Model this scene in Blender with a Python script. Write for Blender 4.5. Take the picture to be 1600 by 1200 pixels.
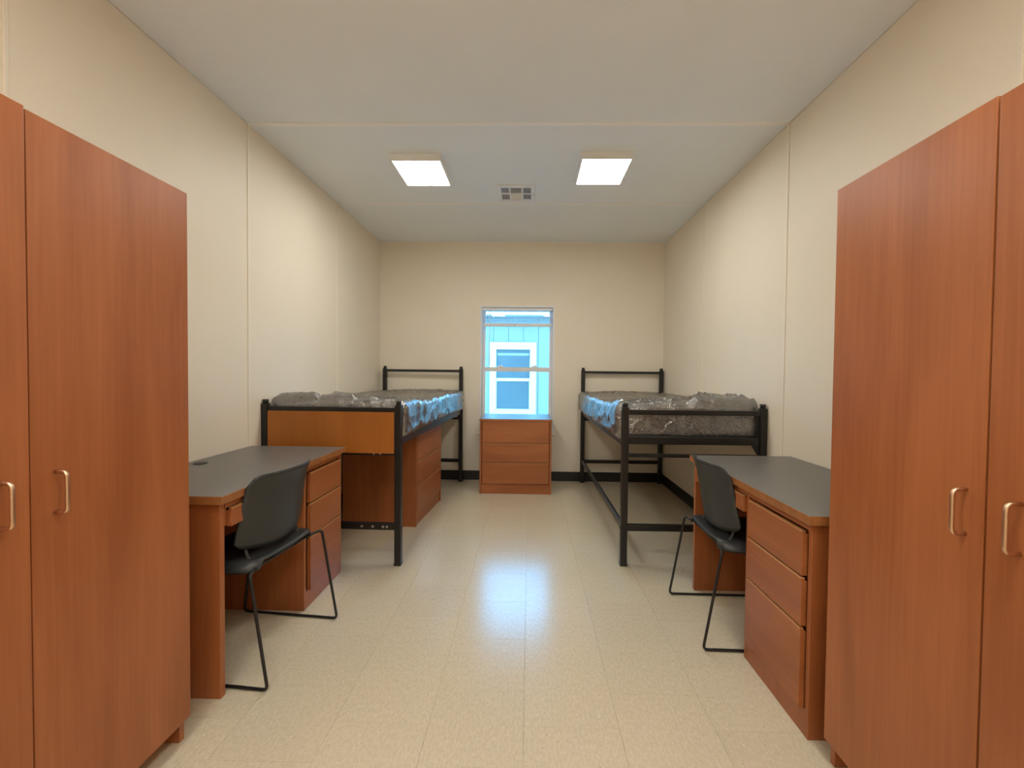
import bpy, bmesh, math, random
from mathutils import Vector, Matrix, noise

for o in list(bpy.data.objects):
    bpy.data.objects.remove(o)
SC = bpy.context.scene
COL = SC.collection
R = math.radians
random.seed(4)

# ------------------------------------------------------------------ camera
F_PX, PITCH, YAW, ROLL = 689.24, 0.0224, -0.0196, -0.0098
CX, CY, CAM_H = 812.9, 597.5, 1.2166
my = Matrix.Rotation(YAW, 3, 'Z')
mp = Matrix(((1, 0, 0), (0, math.cos(PITCH), -math.sin(PITCH)), (0, math.sin(PITCH), math.cos(PITCH))))
mr = Matrix(((math.cos(ROLL), 0, -math.sin(ROLL)), (0, 1, 0), (math.sin(ROLL), 0, math.cos(ROLL))))
rt = (mr @ mp @ my).transposed()
ax, ay, az = rt @ Vector((1, 0, 0)), rt @ Vector((0, 1, 0)), rt @ Vector((0, 0, 1))
cam = bpy.data.cameras.new('camera')
cam.sensor_fit = 'HORIZONTAL'
cam.sensor_width = 36
cam.lens = 36 * F_PX / 1600
cam.shift_x = (800 - CX) / 1600
cam.shift_y = (CY - 600) / 1600
cam.clip_start = 0.02
co = bpy.data.objects.new('camera', cam)
co.matrix_world = Matrix(((ax.x, az.x, -ay.x, 0), (ax.y, az.y, -ay.y, 0), (ax.z, az.z, -ay.z, CAM_H), (0, 0, 0, 1)))
COL.objects.link(co)
SC.camera = co

# ------------------------------------------------------------------ world, exposure
SKY_COLOR, SKY_STRENGTH = (0.17, 0.55, 1.0), 14.0
LAMP_COLOR, LAMP_STRENGTH = (0.965, 0.95, 0.88), 35.0
w = bpy.data.worlds.new('sky')
SC.world = w
w.use_nodes = True
bg = w.node_tree.nodes['Background']
bg.inputs[0].default_value = (*SKY_COLOR, 1)
bg.inputs[1].default_value = SKY_STRENGTH
vs = SC.view_settings
vs.view_transform = 'Standard'
vs.look = 'None'
vs.exposure = 0.0
vs.gamma = 1.0
SC.cycles.max_bounces = 14
SC.cycles.diffuse_bounces = 8
SC.cycles.transparent_max_bounces = 12
vs.use_curve_mapping = False

# ------------------------------------------------------------------ materials
def new_mat(name):
    m = bpy.data.materials.new(name)
    m.use_nodes = True
    nt = m.node_tree
    return m, nt, nt.nodes['Principled BSDF'], nt.nodes, nt.links

def simple(name, col, rough=0.5, metal=0.0, spec=0.5, bump=0.0, bscale=60.0, var=0.0, vscale=6.0):
    m, nt, b, N, L = new_mat(name)
    b.inputs['Base Color'].default_value = (*col, 1)
    b.inputs['Roughness'].default_value = rough
    b.inputs['Metallic'].default_value = metal
    b.inputs['Specular IOR Level'].default_value = spec
    tc = N.new('ShaderNodeTexCoord')
    if var:
        n = N.new('ShaderNodeTexNoise'); n.inputs['Scale'].default_value = vscale; n.inputs['Detail'].default_value = 4
        L.new(tc.outputs['Object'], n.inputs['Vector'])
        r = N.new('ShaderNodeValToRGB')
        r.color_ramp.elements[0].position = 0.3; r.color_ramp.elements[1].position = 0.7
        r.color_ramp.elements[0].color = (*[c * (1 - var) for c in col], 1)
        r.color_ramp.elements[1].color = (*[min(1, c * (1 + var)) for c in col], 1)
        L.new(n.outputs['Fac'], r.inputs['Fac']); L.new(r.outputs['Color'], b.inputs['Base Color'])
    if bump:
        n = N.new('ShaderNodeTexNoise'); n.inputs['Scale'].default_value = bscale; n.inputs['Detail'].default_value = 3
        L.new(tc.outputs['Object'], n.inputs['Vector'])
        bp = N.new('ShaderNodeBump'); bp.inputs['Strength'].default_value = bump; bp.inputs['Distance'].default_value = 0.002
        L.new(n.outputs['Fac'], bp.inputs['Height']); L.new(bp.outputs['Normal'], b.inputs['Normal'])
    return m

def wood(name, axis, dark, light, rough=0.38):
    m, nt, b, N, L = new_mat(name)
    tc = N.new('ShaderNodeTexCoord'); oi = N.new('ShaderNodeObjectInfo')
    off = N.new('ShaderNodeVectorMath'); off.operation = 'ADD'
    mul = N.new('ShaderNodeMath'); mul.operation = 'MULTIPLY'; mul.inputs[1].default_value = 17.0
    L.new(oi.outputs['Random'], mul.inputs[0])
    L.new(tc.outputs['Object'], off.inputs[0]); L.new(mul.outputs[0], off.inputs[1])
    def stretched(sc, st, detail):
        mp_ = N.new('ShaderNodeMapping')
        s = [sc, sc, sc]; s['xyz'.index(axis)] = sc * st
        mp_.inputs['Scale'].default_value = s
        L.new(off.outputs[0], mp_.inputs['Vector'])
        n = N.new('ShaderNodeTexNoise'); n.inputs['Scale'].default_value = 1.0; n.inputs['Detail'].default_value = detail
        n.inputs['Distortion'].default_value = 0.6
        L.new(mp_.outputs[0], n.inputs['Vector'])
        return n.outputs['Fac']
    a = stretched(7.0, 0.16, 3.0); f = stretched(90.0, 0.03, 2.0)
    mx = N.new('ShaderNodeMix'); mx.data_type = 'FLOAT'; mx.inputs['Factor'].default_value = 0.3
    L.new(a, mx.inputs[2]); L.new(f, mx.inputs[3])
    r = N.new('ShaderNodeValToRGB')
    r.color_ramp.elements[0].position = 0.34; r.color_ramp.elements[0].color = (*dark, 1)
    r.color_ramp.elements[1].position = 0.68; r.color_ramp.elements[1].color = (*light, 1)
    L.new(mx.outputs[0], r.inputs['Fac']); L.new(r.outputs['Color'], b.inputs['Base Color'])
    b.inputs['Roughness'].default_value = rough
    return m

WD, WL = (0.300, 0.090, 0.026), (0.420, 0.140, 0.046)
M_WOOD = {a: wood('cherry_laminate_' + a, a, WD, WL) for a in 'xyz'}
M_EDGE = simple('oak_edge_band', (0.33, 0.13, 0.040), 0.4, var=0.15, vscale=30)
M_EDGEGLINT = simple('drawer_edge_highlight', (0.55, 0.27, 0.11), 0.35)  # paler tint paints the light caught along the drawer tops
M_FOOTPANEL = wood('honey_laminate', 'z', (0.36, 0.120, 0.016), (0.44, 0.155, 0.026), 0.4)
M_TOP = simple('charcoal_laminate', (0.135, 0.130, 0.122), 0.36, var=0.06, vscale=120)
M_WALL = simple('cream_wall_vinyl', (0.82, 0.745, 0.62), 0.5, spec=0.4, bump=0.12, bscale=14, var=0.02, vscale=1.6)
M_BATTEN = simple('cream_batten', (0.83, 0.76, 0.64), 0.45)
M_CEIL = simple('white_ceiling_board', (0.83, 0.875, 0.90), 0.75, var=0.015, vscale=2)
M_CEILB = simple('white_ceiling_batten', (0.90, 0.90, 0.88), 0.5)
M_BLACKM = simple('black_powder_coat', (0.012, 0.011, 0.010), 0.38, bump=0.15, bscale=200)
M_BLACKP = simple('charcoal_polypropylene', (0.030, 0.032, 0.033), 0.42, bump=0.1, bscale=300)
M_ROD = simple('black_steel_rod', (0.012, 0.011, 0.012), 0.3)
M_BASE = simple('black_vinyl_cove_base', (0.012, 0.011, 0.010), 0.45)
M_BRASS = simple('satin_bronze', (0.72, 0.50, 0.34), 0.32, metal=1.0)
M_STEEL = simple('zinc_bolt', (0.55, 0.55, 0.55), 0.35, metal=1.0)
M_WHITE = simple('white_vinyl', (0.80, 0.80, 0.80), 0.4)
M_VENTD = simple('dark_duct', (0.05, 0.055, 0.06), 0.8)
M_JOINT = simple('tile_joint', (0.43, 0.37, 0.28), 0.8)
M_MATT = simple('charcoal_mattress_ticking', (0.045, 0.045, 0.050), 0.5, bump=0.3, bscale=90)
M_SIDING = simple('pale_grey_siding', (0.205, 0.18, 0.15), 0.7)
M_OUTWHITE = simple('white_exterior_trim', (0.62, 0.62, 0.62), 0.6)
M_GROUND = simple('pale_gravel', (0.7, 0.7, 0.68), 0.9, var=0.2, vscale=8)

def floor_material():
    m, nt, b, N, L = new_mat('cream_speckled_vinyl_tile')
    geo = N.new('ShaderNodeNewGeometry'); oi = N.new('ShaderNodeObjectInfo')
    def fleck(sx, sy, lo, hi):
        mp_ = N.new('ShaderNodeMapping'); mp_.inputs['Scale'].default_value = (sx, sy, 1)
        L.new(geo.outputs['Position'], mp_.inputs['Vector'])
        n = N.new('ShaderNodeTexNoise'); n.inputs['Scale'].default_value = 1; n.inputs['Detail'].default_value = 3
        L.new(mp_.outputs[0], n.inputs['Vector'])
        r = N.new('ShaderNodeMapRange'); r.inputs['From Min'].default_value = lo; r.inputs['From Max'].default_value = hi
        L.new(n.outputs['Fac'], r.inputs['Value'])
        return r.outputs[0]
    def mix(c1, c2, fac):
        mx = N.new('ShaderNodeMix'); mx.data_type = 'RGBA'
        if isinstance(c1, tuple): mx.inputs[6].default_value = (*c1, 1)
        else: L.new(c1, mx.inputs[6])
        mx.inputs[7].default_value = (*c2, 1)
        L.new(fac, mx.inputs[0])
        return mx.outputs[2]
    c = mix((0.580, 0.500, 0.360), (0.630, 0.550, 0.405), fleck(110, 45, 0.4, 0.6))
    c = mix(c, (0.44, 0.37, 0.27), fleck(170, 75, 0.62, 0.72))
    c = mix(c, (0.75, 0.69, 0.59), fleck(150, 65, 0.64, 0.74))
    hs = N.new('ShaderNodeHueSaturation')
    mr_ = N.new('ShaderNodeMapRange'); mr_.inputs['To Min'].default_value = 0.975; mr_.inputs['To Max'].default_value = 1.025
    L.new(oi.outputs['Random'], mr_.inputs['Value']); L.new(mr_.outputs[0], hs.inputs['Value'])
    L.new(c, hs.inputs['Color']); L.new(hs.outputs['Color'], b.inputs['Base Color'])
    r = N.new('ShaderNodeMapRange'); r.inputs['To Min'].default_value = 0.17; r.inputs['To Max'].default_value = 0.25
    n = N.new('ShaderNodeTexNoise'); n.inputs['Scale'].default_value = 5; n.inputs['Detail'].default_value = 4
    L.new(geo.outputs['Position'], n.inputs['Vector']); L.new(n.outputs['Fac'], r.inputs['Value'])
    L.new(r.outputs[0], b.inputs['Roughness'])
    b.inputs['Specular IOR Level'].default_value = 0.55
    n2 = N.new('ShaderNodeTexNoise'); n2.inputs['Scale'].default_value = 16; n2.inputs['Detail'].default_value = 2
    L.new(geo.outputs['Position'], n2.inputs['Vector'])
    bp = N.new('ShaderNodeBump'); bp.inputs['Strength'].default_value = 0.05; bp.inputs['Distance'].default_value = 0.004
    L.new(n2.outputs['Fac'], bp.inputs['Height']); L.new(bp.outputs['Normal'], b.inputs['Normal'])
    return m
M_TILE = floor_material()

def glass_material(name, tint, refl=0.08, rough=0.0):
    m, nt, b, N, L = new_mat(name)
    N.remove(b)
    tr = N.new('ShaderNodeBsdfTransparent'); tr.inputs[0].default_value = (*tint, 1)
    gl = N.new('ShaderNodeBsdfGlossy'); gl.inputs['Roughness'].default_value = rough
    lw = N.new('ShaderNodeFresnel'); lw.inputs['IOR'].default_value = 1.45
    mx = N.new('ShaderNodeMixShader')
    L.new(lw.outputs[0], mx.inputs[0]); L.new(tr.outputs[0], mx.inputs[1]); L.new(gl.outputs[0], mx.inputs[2])
    L.new(mx.outputs[0], N['Material Output'].inputs['Surface'])
    return m
M_GLASS = glass_material('window_glass', (0.93, 0.98, 1.0))
M_DARKGLASS = simple('neighbour_window_glass', (0.070, 0.085, 0.085), 0.15, spec=0.25)

def plastic_material():
    m, nt, b, N, L = new_mat('clear_plastic_film')
    N.remove(b)
    tc = N.new('ShaderNodeTexCoord')
    n = N.new('ShaderNodeTexNoise'); n.noise_dimensions = '3D'; n.inputs['Scale'].default_value = 16; n.inputs['Detail'].default_value = 5; n.inputs['Distortion'].default_value = 2.0
    L.new(tc.outputs['Object'], n.inputs['Vector'])
    bp = N.new('ShaderNodeBump'); bp.inputs['Strength'].default_value = 0.5; bp.inputs['Distance'].default_value = 0.02
    L.new(n.outputs['Fac'], bp.inputs['Height'])
    tr = N.new('ShaderNodeBsdfTransparent'); tr.inputs[0].default_value = (0.95, 0.95, 0.95, 1)
    df = N.new('ShaderNodeBsdfDiffuse'); df.inputs[0].default_value = (0.85, 0.85, 0.87, 1)
    gl = N.new('ShaderNodeBsdfGlossy'); gl.inputs['Roughness'].default_value = 0.10
    L.new(bp.outputs['Normal'], gl.inputs['Normal'])
    fr = N.new('ShaderNodeFresnel'); fr.inputs['IOR'].default_value = 1.7
    L.new(bp.outputs['Normal'], fr.inputs['Normal'])
    fa = N.new('ShaderNodeMath'); fa.operation = 'MULTIPLY_ADD'; fa.inputs[1].default_value = 1.0; fa.inputs[2].default_value = 0.22; fa.use_clamp = True
    L.new(fr.outputs[0], fa.inputs[0])
    m1 = N.new('ShaderNodeMixShader'); m1.inputs[0].default_value = 0.07
    L.new(tr.outputs[0], m1.inputs[1]); L.new(df.outputs[0], m1.inputs[2])
    m2 = N.new('ShaderNodeMixShader')
    L.new(fa.outputs[0], m2.inputs[0]); L.new(m1.outputs[0], m2.inputs[1]); L.new(gl.outputs[0], m2.inputs[2])
    L.new(m2.outputs[0], N['Material Output'].inputs['Surface'])
    return m
M_PLASTIC = plastic_material()

def slat_material():
    m, nt, b, N, L = new_mat('white_blind_slat')
    b.inputs['Base Color'].default_value = (0.85, 0.87, 0.9, 1)
    b.inputs['Roughness'].default_value = 0.4
    tl = N.new('ShaderNodeBsdfTranslucent'); tl.inputs[0].default_value = (0.8, 0.85, 0.9, 1)
    mx = N.new('ShaderNodeMixShader'); mx.inputs[0].default_value = 0.4
    L.new(b.outputs[0], mx.inputs[1]); L.new(tl.outputs[0], mx.inputs[2])
    L.new(mx.outputs[0], N['Material Output'].inputs['Surface'])
    return m
M_SLAT = slat_material()

def emit_material():
    m, nt, b, N, L = new_mat('lit_diffuser')
    N.remove(b)
    e = N.new('ShaderNodeEmission'); e.inputs[0].default_value = (*LAMP_COLOR, 1); e.inputs[1].default_value = LAMP_STRENGTH
    L.new(e.outputs[0], N['Material Output'].inputs['Surface'])
    return m
M_EMIT = emit_material()

# ------------------------------------------------------------------ mesh helpers
def box(bm, x0, x1, y0, y1, z0, z1, bev=0.0, seg=2):
    t = bmesh.new()
    bmesh.ops.create_cube(t, size=1.0)
    for v in t.verts:
        v.co = Vector((x0 + (v.co.x + .5) * (x1 - x0), y0 + (v.co.y + .5) * (y1 - y0), z0 + (v.co.z + .5) * (z1 - z0)))
    if bev:
        bmesh.ops.bevel(t, geom=t.edges[:], offset=bev, segments=seg, affect='EDGES', profile=0.5)
    join(bm, t)
    return bm

def join(bm, t, mat=None):
    if mat is not None:
        bmesh.ops.transform(t, matrix=mat, verts=t.verts[:])
    me = bpy.data.meshes.new('tmp'); t.to_mesh(me); t.free()
    bm.from_mesh(me); bpy.data.meshes.remove(me)

def fillet(pts, rad, n=5):
    pts = [Vector(p) for p in pts]
    out = [pts[0]]
    for i in range(1, len(pts) - 1):
        a, p, b = pts[i - 1], pts[i], pts[i + 1]
        r = min(rad, (a - p).length * .48, (b - p).length * .48)
        s, e = p + (a - p).normalized() * r, p + (b - p).normalized() * r
        for k in range(n + 1):
            t = k / n
            out.append(s * (1 - t) ** 2 + p * 2 * t * (1 - t) + e * t * t)
    out.append(pts[-1])
    return out

def tube(bm, pts, r, seg=10, rad=0.0):
    pts = fillet(pts, rad) if rad else [Vector(p) for p in pts]
    rings = []
    up = None
    for i, p in enumerate(pts):
        d = (pts[min(i + 1, len(pts) - 1)] - pts[max(i - 1, 0)]).normalized()
        if up is None:
            up = Vector((0, 0, 1)) if abs(d.z) < .9 else Vector((1, 0, 0))
        u = (up - d * up.dot(d)).normalized(); v = d.cross(u); up = u
        rings.append([bm.verts.new(p + u * r * math.cos(2 * math.pi * k / seg) + v * r * math.sin(2 * math.pi * k / seg)) for k in range(seg)])
    for a, b in zip(rings, rings[1:]):
        for k in range(seg):
            f = bm.faces.new((a[k], a[(k + 1) % seg], b[(k + 1) % seg], b[k])); f.smooth = True
    bm.faces.new(rings[0][::-1]); bm.faces.new(rings[-1])
    return bm

def cyl(bm, c, axis, r, h, seg=16):
    c = Vector(c); a = Vector({'x': (1, 0, 0), 'y': (0, 1, 0), 'z': (0, 0, 1)}[axis])
    return tube(bm, [c - a * h / 2, c + a * h / 2], r, seg)

def obj(name, bm, mat, parent=None):
    bmesh.ops.recalc_face_normals(bm, faces=bm.faces[:])
    me = bpy.data.meshes.new(name); bm.to_mesh(me); bm.free()
    me.materials.append(mat)
    o = bpy.data.objects.new(name, me); COL.objects.link(o)
    if parent is not None: o.parent = parent
    return o

def B(*a, **k): return box(bmesh.new(), *a, **k)

def thing(name, label, cat, loc=(0, 0, 0), rz=0.0, group=None):
    o = bpy.data.objects.new(name, None); COL.objects.link(o)
    o.empty_display_size = 0.1
    o.location = loc; o.rotation_euler = (0, 0, rz)
    o['label'] = label; o['category'] = cat
    if group: o['group'] = group
    return o

def struct(o, label, cat):
    o['kind'] = 'structure'; o['label'] = label; o['category'] = cat
    return o

def copy_tree(o, parent=None):
    c = o.copy(); COL.objects.link(c); c.parent = parent
    for ch in list(o.children): copy_tree(ch, c)
    return c

# ------------------------------------------------------------------ room shell
XL, XR, YB, YF, H = -1.684, 1.494, 4.955, -1.6, 2.675
T = 0.12
SEAMS = [-1.04, 0.18, 1.40, 2.62, 3.845]

fl = struct(obj('floor', B(XL - T, XR + T, YF - T, YB + T, -0.12, -0.0032), M_JOINT), 'glossy cream speckled vinyl tile floor', 'floor')
TS, G = 0.328, 0.0003
tile_full = None
def tile_bm(a, b, c, d, bev=0.0003):
    return B(a, b, c, d, -0.0032, 0.0, bev=bev, seg=1)
i0 = math.floor(XL / TS)
for i in range(i0, math.ceil(XR / TS)):
    xa, xb = max(XL, -0.006 + i * TS), min(XR, -0.006 + (i + 1) * TS)
    if xb - xa < 0.02: continue
    off = (2.313 if i % 2 else 2.476) - 13 * TS
    for j in range(-1, 24):
        ya, yb = max(YF, off + j * TS), min(YB, off + (j + 1) * TS)
        if yb - ya < 0.02: continue
        full = abs(xb - xa - TS) < 1e-6 and abs(yb - ya - TS) < 1e-6
        if full and tile_full is not None:
            t = bpy.data.objects.new('tile', tile_full); COL.objects.link(t); t.parent = fl
        else:
            w_, d_ = (xb - xa) / 2 - G, (yb - ya) / 2 - G
            t = obj('tile', tile_bm(-w_, w_, -d_, d_), M_TILE, fl)
            if full: tile_full = t.data
        t.location = ((xa + xb) / 2, (ya + yb) / 2, 0)
        t.rotation_euler = (random.gauss(0, 0.0007), random.gauss(0, 0.0007), 0)

ce = struct(obj('ceiling', B(XL - T, XR + T, YF - T, YB + T, H + 0.012, H + 0.12), M_CEIL), 'flat white panelled ceiling', 'ceiling')
edges = [YF] + SEAMS + [YB]
for a, b in zip(edges, edges[1:]):
    obj('ceiling_panel', B(XL, XR, a + .0015, b - .0015, H, H + 0.012, bev=.001, seg=1), M_CEIL, ce)
for s in SEAMS:
    wd = 0.017 if abs(s - 2.62) < .01 else 0.011
    obj('batten', B(XL + .004, XR - .004, s - wd, s + wd, H - 0.006, H, bev=.0015), M_CEILB, ce)

for nm, x, sg in (('wall_left', XL, -1), ('wall_right', XR, 1)):
    xo, xp = x + sg * (T + .012), x + sg * .012
    wl = struct(obj(nm, B(min(xo, xp), max(xo, xp), YF - T, YB + T, -0.1, H + .1), M_WALL),
                'cream vinyl panel wall on the %s side' % nm[5:], 'wall')
    for a, b in zip(edges, edges[1:]):
        obj('wall_panel', B(min(x, xp), max(x, xp), a + .0015, b - .0015, 0, H, bev=.001, seg=1), M_WALL, wl)
    for s in SEAMS:
        wd = 0.011 if abs(s - 2.62) < .01 else 0.007
        obj('batten', B(min(x, x - sg * .005), max(x, x - sg * .005), s - wd, s + wd, 0, H - .001, bev=.0012), M_BATTEN, wl)
struct(obj('wall_front', B(XL, XR, YF - T, YF, 0, H), M_WALL), 'cream wall behind the entrance end', 'wall')

WX0, WX1, WZ0, WZ1 = -0.545, 0.272, 0.54, 1.955
bm = bmesh.new()
box(bm, XL, WX0, YB, YB + T, 0, H); box(bm, WX1, XR, YB, YB + T, 0, H)
box(bm, WX0, WX1, YB, YB + T, 0, WZ0); box(bm, WX0, WX1, YB, YB + T, WZ1, H)
struct(obj('wall_back', bm, M_WALL), 'tan cream end wall around the window', 'wall')

def base(nm, a, b, c, d, label):
    bm = B(a, b, c, d, 0, 0.105, bev=.002)
    struct(obj(nm, bm, M_BASE), label, 'baseboard')
base('baseboard_back', XL, XR, YB - .006, YB, 'black vinyl cove baseboard along the window wall')
base('baseboard_left', XL, XL + .006, YF, YB - .006, 'black vinyl cove baseboard along the left wall')
base('baseboard_right', XR - .006, XR, YF, YB - .006, 'black vinyl cove baseboard along the right wall')

# ------------------------------------------------------------------ window
wi = bpy.data.objects.new('window_1', None); COL.objects.link(wi)
wi.location = ((WX0 + WX1) / 2, YB, WZ0)
struct(wi, 'white vinyl double-hung window above the middle dresser', 'window')
def wpart(name, bm, mat, parent=wi):
    if parent is wi:
        bmesh.ops.translate(bm, verts=bm.verts[:], vec=-Vector(wi.location))
    else:
        bmesh.ops.translate(bm, verts=bm.verts[:], vec=-Vector(wi.location))
    return obj(name, bm, mat, parent)
def ring(x0, x1, y0, y1, z0, z1, t, tb=None, tt=None):
    tb = t if tb is None else tb; tt = t if tt is None else tt
    bm = bmesh.new()
    box(bm, x0, x0 + t, y0, y1, z0, z1, bev=.002); box(bm, x1 - t, x1, y0, y1, z0, z1, bev=.002)
    box(bm, x0 + t, x1 - t, y0, y1, z0, z0 + tb, bev=.002); box(bm, x0 + t, x1 - t, y0, y1, z1 - tt, z1, bev=.002)
    return bm
wpart('casing', ring(WX0 - .010, WX1 + .010, YB - .004, YB + .003, WZ0 - .008, WZ1 + .010, .018), M_WHITE)
wpart('jamb', ring(WX0, WX1, YB + .003, YB + T + .02, WZ0, WZ1, .012), M_WHITE)
jx0, jx1, jz0, jz1 = WX0 + .012, WX1 - .012, WZ0 + .012, WZ1 - .012
ZM = 1.248
up = wpart('upper_sash', ring(jx0, jx1, YB + .095, YB + .120, ZM - .02, jz1, .032), M_WHITE)
wpart('pane', B(jx0 + .034, jx1 - .034, YB + .106, YB + .109, ZM + .012, jz1 - .034), M_GLASS, up)
lo = wpart('lower_sash', ring(jx0, jx1, YB + .062, YB + .092, jz0, ZM + .028, .036, tt=.05), M_WHITE)
wpart('pane', B(jx0 + .038, jx1 - .038, YB + .075, YB + .078, jz0 + .038, ZM - .024), M_GLASS, lo)
for x in (-0.33, 0.055):
    bm = B(x - .035, x + .035, YB + .066, YB + .088, ZM + .028, ZM + .040, bev=.004)
    box(bm, x - .008, x + .03, YB + .070, YB + .084, ZM + .040, ZM + .050, bev=.003)
    wpart('sash_lock', bm, M_WHITE)
wpart('sill', B(WX0 - .045, WX1 + .04, YB - .012, YB + .004, WZ0 - .022, WZ0 - .009, bev=.002), M_BATTEN)

# raised mini blind hanging in the window recess
bl = thing('window_blind', 'raised white mini blind bunched at the window top', 'blind', ((WX0 + WX1) / 2, YB + .035, 1.73))
def bpart(name, bm, mat):
    bmesh.ops.translate(bm, verts=bm.verts[:], vec=-Vector(bl.location)); return obj(name, bm, mat, bl)
bx0, bx1 = WX0 + .018, WX1 - .018
bpart('headrail', B(bx0, bx1, YB + .018, YB + .046, 1.912, 1.940, bev=.002), M_WHITE)
for k in range(6):
    z = 1.783 + k * .0155
    bm = bmesh.new()
    n = 5
    rows = []
    for j in range(n):
        t = j / (n - 1) - .5
        rows.append([bm.verts.new((x, YB + .032 + t * .025, z - .010 * t * t * 4 * .25)) for x in (bx0 + .004, bx1 - .004)])
    for a, b in zip(rows, rows[1:]): bm.faces.new((a[0], a[1], b[1], b[0])).smooth = True
    r = bmesh.ops.extrude_face_region(bm, geom=bm.faces[:])
    bmesh.ops.translate(bm, verts=[v for v in r['geom'] if isinstance(v, bmesh.types.BMVert)], vec=(0, 0, .0006))
    bpart('slat', bm, M_SLAT)
bpart('bottom_rail', B(bx0 + .002, bx1 - .002, YB + .020, YB + .044, 1.733, 1.768, bev=.004), M_WHITE)
for x in (bx0 + .12, bx1 - .12):
    bpart('ladder_cord', tube(bmesh.new(), [(x, YB + .032, 1.75), (x, YB + .032, 1.93)], .0012, 6), M_WHITE)
bpart('tilt_wand', tube(bmesh.new(), [(-.447, YB + .014, 1.925), (-.449, YB + .012, 1.30)], .0035, 8), M_WHITE)
bm = tube(bmesh.new(), [(-.16, YB + .014, 1.925), (-.16, YB + .014, 1.76)], .0012, 6)
tube(bm, [(-.16, YB + .014, 1.765), (-.16, YB + .014, 1.745)], .006, 8)
bpart('lift_cord', bm, M_WHITE)

# ------------------------------------------------------------------ outdoors
NY = 9.0
gr = obj('ground', B(-9, 9, YB + T + .03, NY, -.9, -.7), M_GROUND)
struct(gr, 'pale ground between the two buildings', 'ground')
nb = thing('neighbour_building', 'pale grey sided building with white framed window seen outside', 'building', (0, NY, -.7))
def npart(name, bm, mat, parent=None):
    bmesh.ops.translate(bm, verts=bm.verts[:], vec=-Vector(nb.location)); return obj(name, bm, mat, parent or nb)
npart('wall', B(-6, 6, NY + .02, NY + .3, -.7, 2.47), M_SIDING)
sd = None
for k in range(-15, 16):
    xa = -.12 + k * .305
    if sd is None:
        o = npart('siding_panel', B(.003, .302, NY, NY + .02, -.68, 2.325, bev=.003, seg=1), M_SIDING); sd = o.data
    else:
        o = bpy.data.objects.new('siding_panel', sd); COL.objects.link(o); o.parent = nb
    o.location = (xa, 0, 0)
npart('fascia', B(-6, 6, NY - .32, NY + .02, 2.345, 2.47, bev=.01), M_OUTWHITE)
npart('soffit', B(-6, 6, NY - .30, NY, 2.325, 2.345), M_SIDING)
ox0, ox1, oz0, oz1 = -.80, .145, .36, 1.83
wf = npart('window_frame', ring(ox0, ox1, NY - .05, NY, oz0, oz1, .13, tb=.10, tt=.145), M_OUTWHITE)
npart('pane', B(ox0 + .13, ox1 - .13, NY - .012, NY - .004, oz0 + .1, 1.05), M_DARKGLASS, wf)
npart('pane', B(ox0 + .13, ox1 - .13, NY - .012, NY - .004, 1.10, oz1 - .145), M_DARKGLASS, wf)
npart('sash_rail', B(ox0 + .13, ox1 - .13, NY - .03, NY - .004, 1.04, 1.10, bev=.004), M_OUTWHITE, wf)
npart('sash_stile', ring(ox0 + .13, ox1 - .13, NY - .024, NY - .004, oz0 + .1, 1.05, .012), M_OUTWHITE, wf)
npart('blind_rail', B(ox0 + .15, ox1 - .15, NY - .016, NY - .012, 1.56, 1.61), M_SIDING, wf)

# ------------------------------------------------------------------ ceiling fittings
def lamp(x, y, label):
    t = thing('ceiling_light', label, 'light', (x, y, H), 0, 'square ceiling lights')
    h, d = .172, .205
    bm = bmesh.new()
    for a, b, c, e in ((-h, -h + .012, -d, d), (h - .012, h, -d, d), (-h + .012, h - .012, -d, -d + .012), (-h + .012, h - .012, d - .012, d)):
        box(bm, a, b, c, e, -.046, 0, bev=.002)
    box(bm, -h + .012, h - .012, -d + .012, d - .012, -.012, 0)
    obj('frame', bm, M_WHITE, t)
    obj('diffuser', B(-h + .012, h - .012, -d + .012, d - .012, -.044, -.014, bev=.002), M_EMIT, t)
lamp(-.775, 3.175, 'lit square ceiling light above the left bed, left of the vent')
lamp(.502, 3.150, 'lit square ceiling light above the right bed, right of the vent')
lamp(-.775, -.85, 'unseen ceiling light added left of the entrance to brighten the foreground')  # unseen pair, added to brighten the foreground and wardrobe fronts
lamp(.502, -.85, 'unseen ceiling light added right of the entrance to brighten the foreground')
lamp(-.775, .45, 'lit square ceiling light above the left wardrobe near the entrance')
lamp(.502, .45, 'lit square ceiling light above the right wardrobe near the entrance')

vt = thing('ceiling_vent', 'white square air vent in ceiling between the two lit panels', 'vent', (-.118, 3.612, H))
s = .150
obj('backing', B(-s + .02, s - .02, -s + .02, s - .02, -.003, 0), M_VENTD, vt)
bm = bmesh.new()
box(bm, -s, -s + .03, -s, s, -.012, 0, bev=.003); box(bm, s - .03, s, -s, s, -.012, 0, bev=.003)
box(bm, -s + .03, s - .03, -s, -s + .03, -.012, 0, bev=.003); box(bm, -s + .03, s - .03, s - .03, s, -.012, 0, bev=.003)
box(bm, -.056, -.044, -s + .03, s - .03, -.012, -.003); box(bm, .044, .056, -s + .03, s - .03, -.012, -.003)
box(bm, -s + .03, s - .03, -.007, .007, -.0118, -.003)
obj('frame', bm, M_WHITE, vt)
for sx in (-1, 1):
    for k in range(5):
        x = sx * (.064 + k * .0125)
        obj('slat', B(x - .002, x + .002, -s + .03, s - .03, -.011, -.003), M_WHITE, vt)
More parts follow.
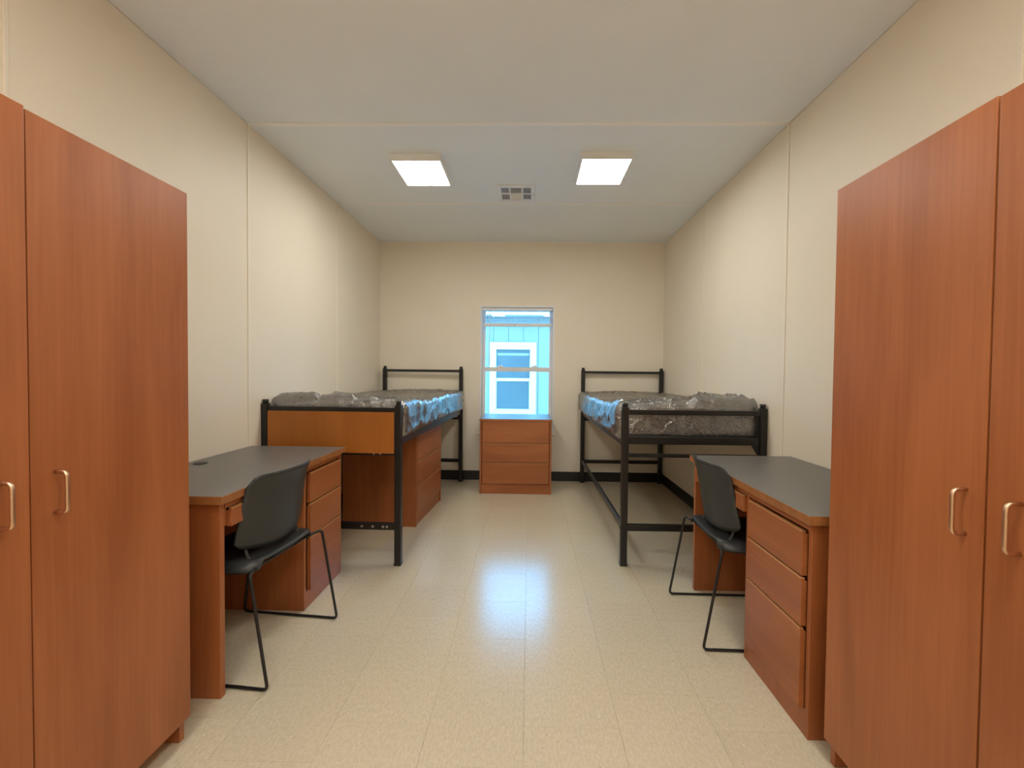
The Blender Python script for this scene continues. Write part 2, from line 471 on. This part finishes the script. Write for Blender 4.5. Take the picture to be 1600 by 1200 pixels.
for sy in (-1, 1):
    for k in range(7):
        y = sy * (.018 + k * .0145)
        bm = bmesh.new(); t_ = bmesh.new()
        box(t_, -.044, .044, -.006, .006, -.0006, .0006)
        join(bm, t_, Matrix.Translation((0, y, -.007)) @ Matrix.Rotation(R(-48 * sy), 4, 'X'))
        obj('slat', bm, M_WHITE, vt)
obj('damper_lever', B(.137, .141, -.03, .0, -.024, -.012, bev=.001), M_STEEL, vt)

# ------------------------------------------------------------------ wardrobes  (local: front faces +x, y along the wall)
def wardrobe(name, label, loc, rz, depth, zt=1.78, step=.0, gap=.0, hy=(-.05, .055)):
    t = thing(name, label, 'wardrobe', loc, rz, 'wooden wardrobes by the entrance')
    w2, th, df = .457, .02, .020
    bm = bmesh.new()
    for a, b in ((-w2, -w2 + th), (w2 - th, w2)):
        box(bm, -depth, -df - .002, a, b, 0, zt - .002, bev=.0015)
    box(bm, -depth, -df - .002, -w2 + th, w2 - th, zt - th - .002, zt - .002, bev=.001)
    box(bm, -depth, -df - .004, -w2 + th, w2 - th, .075, .095)
    box(bm, -depth, -depth + .008, -w2 + th, w2 - th, .095, zt - th - .002)
    obj('carcass', bm, M_WOOD['z'], t)
    obj('toe_kick', B(-.09, -.075, -w2 + th, w2 - th, 0, .075), M_WOOD['y'], t)
    for k, (a, b) in enumerate(((-w2, gap - .0025), (gap + .0025, w2))):
        dx = step if k == 0 else 0
        d = obj('door', B(-df + dx, dx, a, b, .078, zt + (.004 if k == 0 else 0), bev=.0015), M_WOOD['z'], t)
        y = hy[k]
        bm = tube(bmesh.new(), [(dx - .001, y, .880), (dx + .029, y, .880), (dx + .029, y, .976), (dx - .001, y, .976)], .0045, 10, rad=.014)
        hd = obj('handle', bm, M_BRASS, d)
    return t
wardrobe('wardrobe', 'cherry wood two-door wardrobe against the left wall', (-1.102, .949, 0), 0, .575, step=.003, hy=(-.060, .052))
wardrobe('wardrobe', 'cherry wood two-door wardrobe against the right wall', (.939, .925, 0), math.pi, .548, gap=.007, hy=(-.033, .073))

# ------------------------------------------------------------------ desks (local: front faces +x, y runs along the wall, pedestal at +y)
def drawer_front(t, name, x, y0, y1, z0, z1, mat='y'):
    bm = B(x - .02, x, y0, y1, z0, z1, bev=.0018)
    for v in bm.verts:                          # slanted finger pull along the top edge
        if v.co.z > z1 - .004 and v.co.x < x - .01: v.co.z -= .010
    d = obj(name, bm, M_WOOD[mat], t)
    obj('edge_band', B(x - .012, x + .0004, y0 + .002, y1 - .002, z1 - .0040, z1 + .0004), M_EDGEGLINT, d)  # band coloured as a painted highlight
    return d

def desk(label, loc, rz, depth, grommet_y):
    t = thing('desk', label, 'desk', loc, rz, 'pedestal desks')
    L2, ZT, ped = .5375, .757, .436
    obj('worktop', B(-depth, -.003, -L2 + .003, L2 - .003, ZT - .028, ZT, bev=.0008, seg=1), M_TOP, t)
    bm = bmesh.new()
    box(bm, -.003, 0, -L2, L2, ZT - .03, ZT - .0004, bev=.001)
    box(bm, -depth, -.003, -L2, -L2 + .003, ZT - .03, ZT - .0004); box(bm, -depth, -.003, L2 - .003, L2, ZT - .03, ZT - .0004)
    box(bm, -depth + .004, -.004, -L2 + .004, L2 - .004, ZT - .030, ZT - .0285)
    obj('edge_band', bm, M_EDGE, t)
    fx = -.022                                   # front of the carcass
    obj('end_panel', B(-depth + .02, fx, -L2 + .018, -L2 + .043, 0, ZT - .03, bev=.0015), M_WOOD['z'], t)
    obj('apron_rail', B(fx - .018, fx + .004, -L2 + .044, L2 - .016, .702, ZT - .031, bev=.001), M_WOOD['y'], t)
    obj('modesty_panel', B(-depth + .05, -depth + .066, -L2 + .044, L2 - ped - .019, .22, ZT - .031), M_WOOD['y'], t)
    # pedestal
    y1 = L2 - .018; y0 = y1 - ped
    bm = bmesh.new()
    box(bm, -depth + .02, fx, y0, y0 + .02, 0, ZT - .03, bev=.0015); box(bm, -depth + .02, fx, y1 - .02, y1, 0, ZT - .03, bev=.0015)
    box(bm, -depth + .02, -depth + .03, y0 + .02, y1 - .02, .02, ZT - .031)
    box(bm, -depth + .03, fx - .022, y0 + .021, y1 - .021, .09, .70)
    box(bm, -depth + .03, fx - .001, y0 + .021, y1 - .021, 0.0, .088, bev=.001)
    obj('pedestal', bm, M_WOOD['z'], t)
    ys, ye = y0 + .040, y1 - .030
    for z0, z1 in ((.540, .692), (.368, .532), (.088, .360)):
        drawer_front(t, 'drawer', fx + .014, ys, ye, z0, z1)
    # pencil drawer over the knee space
    bm = B(-.40, fx - .006, -L2 + .050, y0 - .006, .632, .640)
    for a, b in ((-L2 + .050, -L2 + .062), (y0 - .018, y0 - .006)): box(bm, -.40, fx - .006, a, b, .640, .698)
    pd = obj('pencil_drawer', bm, M_WOOD['y'], t)
    drawer_front(pd, 'front', fx + .014, -L2 + .062, y0 - .004, .628, .698)
    bm = cyl(bmesh.new(), (-depth + .075, grommet_y, ZT + .001), 'z', .030, .004, 24)
    obj('cable_grommet', bm, M_BASE, t)
    return t
desk('left desk with charcoal top and drawers, chair tucked under it', (-1.103, 2.099, 0), 0, .572, .015)
dk = desk('right desk with charcoal top, drawers next to the wardrobe', (.918, 1.9815, 0), math.pi, .567, .05)

# ------------------------------------------------------------------ chests of drawers (front faces +x)
def chest(label, loc, rz, W, D):
    t = thing('dresser', label, 'dresser', loc, rz, 'three-drawer dressers')
    w2, ZT = W / 2, .752
    obj('top', B(-D, .002, -w2, w2, ZT - .022, ZT, bev=.001, seg=1), M_TOP, t)
    obj('top_edge', B(.002, .005, -w2, w2, ZT - .022, ZT - .0005), M_WOOD['y'], t)
    bm = bmesh.new()
    for a, b in ((-w2 + .004, -w2 + .022), (w2 - .022, w2 - .004)): box(bm, -D, -.004, a, b, 0, ZT - .022, bev=.0015)
    box(bm, -D, -D + .01, -w2 + .022, w2 - .022, .03, ZT - .022)
    box(bm, -D + .01, -.030, -w2 + .022, w2 - .022, .10, ZT - .022)
    obj('carcass', bm, M_WOOD['z'], t)
    obj('plinth', B(-.04, -.014, -w2 + .022, w2 - .022, 0.0, .098, bev=.001), M_WOOD['y'], t)
    for z0, z1 in ((.514, .726), (.320, .508), (.104, .314)):
        drawer_front(t, 'drawer', .0, -w2 + .030, w2 - .030, z0, z1)
    return t
chest('wooden dresser below the window between the two beds', (-.1265, 4.375, 0), -math.pi / 2, .725, .560)
chest('wooden dresser pushed under the left bed', (-.8425, 3.768, 0), -math.atan2(.049, .735), .735, .60)

# ------------------------------------------------------------------ chairs (local: facing +y)
def chair(label, loc, rz):
    t = thing('stacking_chair', label, 'chair', loc, rz, 'black sled-base chairs')
    # sled frame, one loop each side
    for sx in (-1, 1):
        x = sx * .247
        pts = [(sx * .17, -.150, .436), (sx * .242, -.176, .440), (x, -.252, .0065), (x, .240, .0065), (sx * .235, .185, .415), (sx * .16, .165, .422)]
        obj('sled_frame', tube(bmesh.new(), pts, .0062, 10, rad=.022), M_ROD, t)
    obj('cross_rod', tube(bmesh.new(), [(-.17, -.150, .436), (.17, -.150, .436)], .006, 10), M_ROD, t)
    obj('cross_rod', tube(bmesh.new(), [(-.165, .165, .421), (.165, .165, .421)], .006, 10), M_ROD, t)
    # seat shell
    nu, nv = 18, 18
    bm = bmesh.new(); g = []
    for i in range(nu + 1):
        u = i / nu * 2 - 1; row = []
        for j in range(nv + 1):
            v = j / nv
            hw = .205 + .020 * math.sin(math.pi * min(1, v * 1.1)) - (.05 * max(0, (v - .82) / .18) ** 2)
            hw -= .03 * max(0, (.12 - v) / .12) ** 2
            y = -.168 + v * .415
            z = .436 + .012 * u * u + .010 * (1 - v) ** 2 - .030 * max(0, (v - .72) / .28) ** 2 - .006 * math.sin(math.pi * v) * (1 - u * u)
            z -= .035 * max(0, (abs(u) - .86) / .14) ** 2
            row.append(bm.verts.new((u * hw, y, z)))
        g.append(row)
    for i in range(nu):
        for j in range(nv):
            bm.faces.new((g[i][j], g[i + 1][j], g[i + 1][j + 1], g[i][j + 1])).smooth = True
    r = bmesh.ops.extrude_face_region(bm, geom=bm.faces[:])
    bmesh.ops.translate(bm, verts=[v for v in r['geom'] if isinstance(v, bmesh.types.BMVert)], vec=(0, 0, .010))
    bmesh.ops.translate(bm, verts=bm.verts[:], vec=(0, 0, .004))
    obj('seat', bm, M_BLACKP, t)
    # curved backrest
    nu, nv = 24, 16
    bm = bmesh.new(); g = []
    for i in range(nu + 1):
        u = i / nu * 2 - 1; row = []
        for j in range(nv + 1):
            v = j / nv
            zb = .480 + .034 * abs(u) ** 2 + .020 * max(0, (abs(u) - .8) / .2) ** 2
            zt = .805 - .045 * (1 - math.sqrt(max(0, 1 - max(0, (abs(u) - .78) / .22) ** 2))) - .004 * u * u
            hw = .208 - .012 * v
            z = zb + (zt - zb) * v
            rec = -.122 - .062 * (z - .48) / .32 - .012 * max(0, (z - .72) / .08) ** 2
            y = rec + .058 * abs(u) ** 2.1 - .012
            row.append(bm.verts.new((u * hw, y, z)))
        g.append(row)
    for i in range(nu):
        for j in range(nv):
            bm.faces.new((g[i][j], g[i + 1][j], g[i + 1][j + 1], g[i][j + 1])).smooth = True
    r = bmesh.ops.extrude_face_region(bm, geom=bm.faces[:])
    bmesh.ops.translate(bm, verts=[v for v in r['geom'] if isinstance(v, bmesh.types.BMVert)], vec=(0, .008, 0))
    obj('backrest', bm, M_BLACKP, t)
    for sx in (-1, 1):
        bm = tube(bmesh.new(), [(sx * .150, -.120, .442), (sx * .158, -.098, .47), (sx * .155, -.084, .53), (sx * .150, -.094, .60)], .0065, 8, rad=.02)
        obj('back_support', bm, M_BLACKP, t)
    return t
chair('black chair tucked into the left desk', (-1.202, 1.893, 0), R(84.3))
chair('black chair tucked into the right desk', (1.034, 2.172, 0), R(-90.9))

# ------------------------------------------------------------------ beds (local: foot end at y=0, head at y=Lb, x across)
def bed(label, loc, rz, W, Lb, wood_panel, low_rail_x, aisle):
    t = thing('bed_frame', label, 'bed', loc, rz, 'black steel bed frames')
    w2, p = W / 2, .021
    def post(x, y, z):
        bm = B(x - p, x + p, y - p, y + p, 0.004, z - .012, bev=.005)
        tube(bm, [(x, y, z - .014), (x, y, z + .004), (x, y, z + .014)], .017, 12)
        o = obj('post', bm, M_BLACKM, t)
        obj('foot_cap', B(x - p - .0015, x + p + .0015, y - p - .0015, y + p + .0015, 0, .018, bev=.003), M_BASE, o)
    for x in (-w2, w2):
        post(x, 0, 1.018); post(x, Lb, 1.262)
    def rail(name, y, z0, z1, th=.014, x0=None, x1=None):
        return obj(name, B((-w2 + p) if x0 is None else x0, (w2 - p) if x1 is None else x1, y - th, y + th, z0, z1, bev=.004), M_BLACKM, t)
    rail('foot_rail', 0, .958, .990)
    rail('foot_rail', 0, .772, .820, .010)
    rail('foot_rail', 0, .690, .712, .011)
    rail('foot_rail', 0, .222, .264)
    rail('head_rail', Lb, 1.212, 1.240)
    rail('head_rail', Lb, .772, .810, .010)
    rail('head_rail', Lb, .690, .712, .011)
    rail('head_rail', Lb, .215, .252)
    for x in (-w2, w2):
        bm = B(x - .004, x + .004, p, Lb - p, .752, .812, bev=.002)
        xi = .03 if x < 0 else -.03
        box(bm, min(x, x + xi), max(x, x + xi), p, Lb - p, .786, .792)
        obj('side_rail', bm, M_BLACKM, t)
    for x in low_rail_x:
        obj('lower_side_rail', B(x * w2 - .010, x * w2 + .010, p, Lb - p, .222, .262, bev=.003), M_BLACKM, t)
    for k in range(12):
        y = .12 + k * (Lb - .24) / 11
        obj('support_slat', B(-w2 + .006, w2 - .006, y - .02, y + .02, .792, .797), M_BLACKM, t)
    for sx in (-1, 1):                                            # corner gussets under the end rails
        x = sx * (w2 - p)
        for y in (0.0, Lb):
            if y == 0 and sx == aisle: continue
            bm = bmesh.new()
            a = [(x, .700), (x, .790), (x - sx * .060, .790), (x - sx * .045, .770), (x - sx * .022, .730)]
            v1 = [bm.verts.new((q[0], y - .004, q[1])) for q in a]; v2 = [bm.verts.new((q[0], y + .004, q[1])) for q in a]
            bm.faces.new(v1); bm.faces.new(v2[::-1])
            for k in range(len(a)): bm.faces.new((v1[k], v1[(k + 1) % 5], v2[(k + 1) % 5], v2[k]))
            obj('gusset', bm, M_BLACKM, t)
        for z in (.24, .78):
            obj('bolt', cyl(bmesh.new(), (sx * (w2 + p + .002), 0, z), 'x', .008, .007, 12), M_BLACKM, t)
    if wood_panel:
        obj('foot_panel', B(-w2 + p + .002, w2 - p - .002, -.0195, -.0115 - .003, .704, .962, bev=.001), M_FOOTPANEL, t)
        for x in (.20, .27, .335, .36):
            obj('bolt', cyl(bmesh.new(), (x, -.0155, .244), 'y', .008, .004, 12), M_STEEL, t)
        for x in (.275, .315):
            obj('bolt', cyl(bmesh.new(), (x, -.0125, .701), 'y', .006, .004, 12), M_STEEL, t)
    return t

def rounded(nx, ny, nz, hx, hy, hz, r, disp):
    """closed rounded box centred on the origin, displaced along its normal"""
    bm = bmesh.new(); vs_ = {}
    def V(i, j, k):
        key = (i, j, k)
        if key in vs_: return vs_[key]
        p = Vector((-hx + 2 * hx * i / nx, -hy + 2 * hy * j / ny, -hz + 2 * hz * k / nz))
        q = Vector((max(-hx + r, min(hx - r, p.x)), max(-hy + r, min(hy - r, p.y)), max(-hz + r, min(hz - r, p.z))))
        n = (p - q)
        n = n.normalized() if n.length > 1e-6 else Vector((0, 0, 1))
        s = q + n * r
        vs_[key] = bm.verts.new(s + disp(s, n))
        return vs_[key]
    def quad(a, b, c, d): bm.faces.new((V(*a), V(*b), V(*c), V(*d))).smooth = True
    for i in range(nx):
        for j in range(ny):
            for k in (0, nz): quad((i, j, k), (i + 1, j, k), (i + 1, j + 1, k), (i, j + 1, k))
        for k in range(nz):
            for j in (0, ny): quad((i, j, k), (i + 1, j, k), (i + 1, j, k + 1), (i, j, k + 1))
    for j in range(ny):
        for k in range(nz):
            for i in (0, nx): quad((i, j, k), (i, j + 1, k), (i, j + 1, k + 1), (i, j, k + 1))
    return bm

def mattress(label, loc, rz, W, Lm, seed, bunch):
    hz = .098
    t = thing('mattress', label, 'mattress', loc, rz, 'plastic-wrapped mattresses')
    core = rounded(14, 30, 6, W / 2, Lm / 2, hz, .035, lambda s, n: n * .004 * noise.noise(s * 3 + Vector((seed, 0, 0))) + Vector((0, 0, .012 * max(0, n.z) * math.cos(s.x / W * math.pi))))
    bmesh.ops.translate(core, verts=core.verts[:], vec=(0, 0, hz))
    obj('ticking', core, M_MATT, t)
    def disp(s, n):
        q = Vector((s.x * 1.0, s.y * 1.0, s.z * 1.0)) + Vector((seed, seed * .7, 0))
        wp = q + Vector((noise.noise(q * 4), noise.noise(q * 4 + Vector((9, 0, 0))), noise.noise(q * 4 + Vector((0, 9, 0))))) * .16
        a = 1 - abs(noise.noise(wp * 6.0)) * 2.0
        b = 1 - abs(noise.noise(wp * 13.0 + Vector((3, 3, 3)))) * 2.0
        d = .007 + .011 * max(0, a) ** 3 + .006 * max(0, b) ** 3
        if n.z < -.5: d = .0015
        elif n.y < -.6: d *= .35
        elif n.z < .2: d *= .9
        v = n * d + Vector((0, 0, .012 * max(0, n.z) * math.cos(s.x / W * math.pi)))
        puff = max(0, 1 - (s.y + Lm / 2) / .55) * max(0, n.z)      # loose film standing up at the foot end
        v += Vector((0, 0, 1)) * puff * (.022 + .020 * max(0, a) ** 2 + .010 * noise.noise(q * 9))
        dist = math.hypot((s.x - bunch[0]) / bunch[2], (s.y - bunch[1]) / bunch[3])
        k = max(0, 1 - dist * dist) * max(0, n.z)
        fine = sum(abs(noise.noise(q * f_)) / g_ for f_, g_ in ((14, 1), (27, 1.6), (50, 2.6)))
        v += Vector((0, 0, 1)) * k * bunch[4] * (.35 + 1.1 * fine)
        return v
    wrap = rounded(70, 150, 16, W / 2 + .002, Lm / 2 + .002, hz + .002, .037, disp)
    bmesh.ops.translate(wrap, verts=wrap.verts[:], vec=(0, 0, hz + .002))
    wr = obj('plastic_wrap', wrap, M_PLASTIC, t)
    return t

LB = 2.135
rl = -math.atan2(.060, LB)
bed('black steel bed frame with wooden foot panel along the left wall', (-1.2375, 2.745, 0), rl, .855, LB, True, (), 1)
rr = math.atan2(.008, LB)
bed('black steel bed frame with open rails along the right wall', (1.039, 2.79, 0), rr, .860, LB - .02, False, (-1,), -1)
mattress('plastic-wrapped mattress on the left bed frame', (-1.2075 + .018, 2.745 + 1.068, .797), rl, .875, 2.055, 3.1, (-.22, -1.0, .34, .42, .018))
mattress('plastic-wrapped mattress on the right bed frame', (1.012, 2.79 + 1.062, .797), rr, .900, 2.055, 11.7, (.30, -.86, .30, .36, .050))
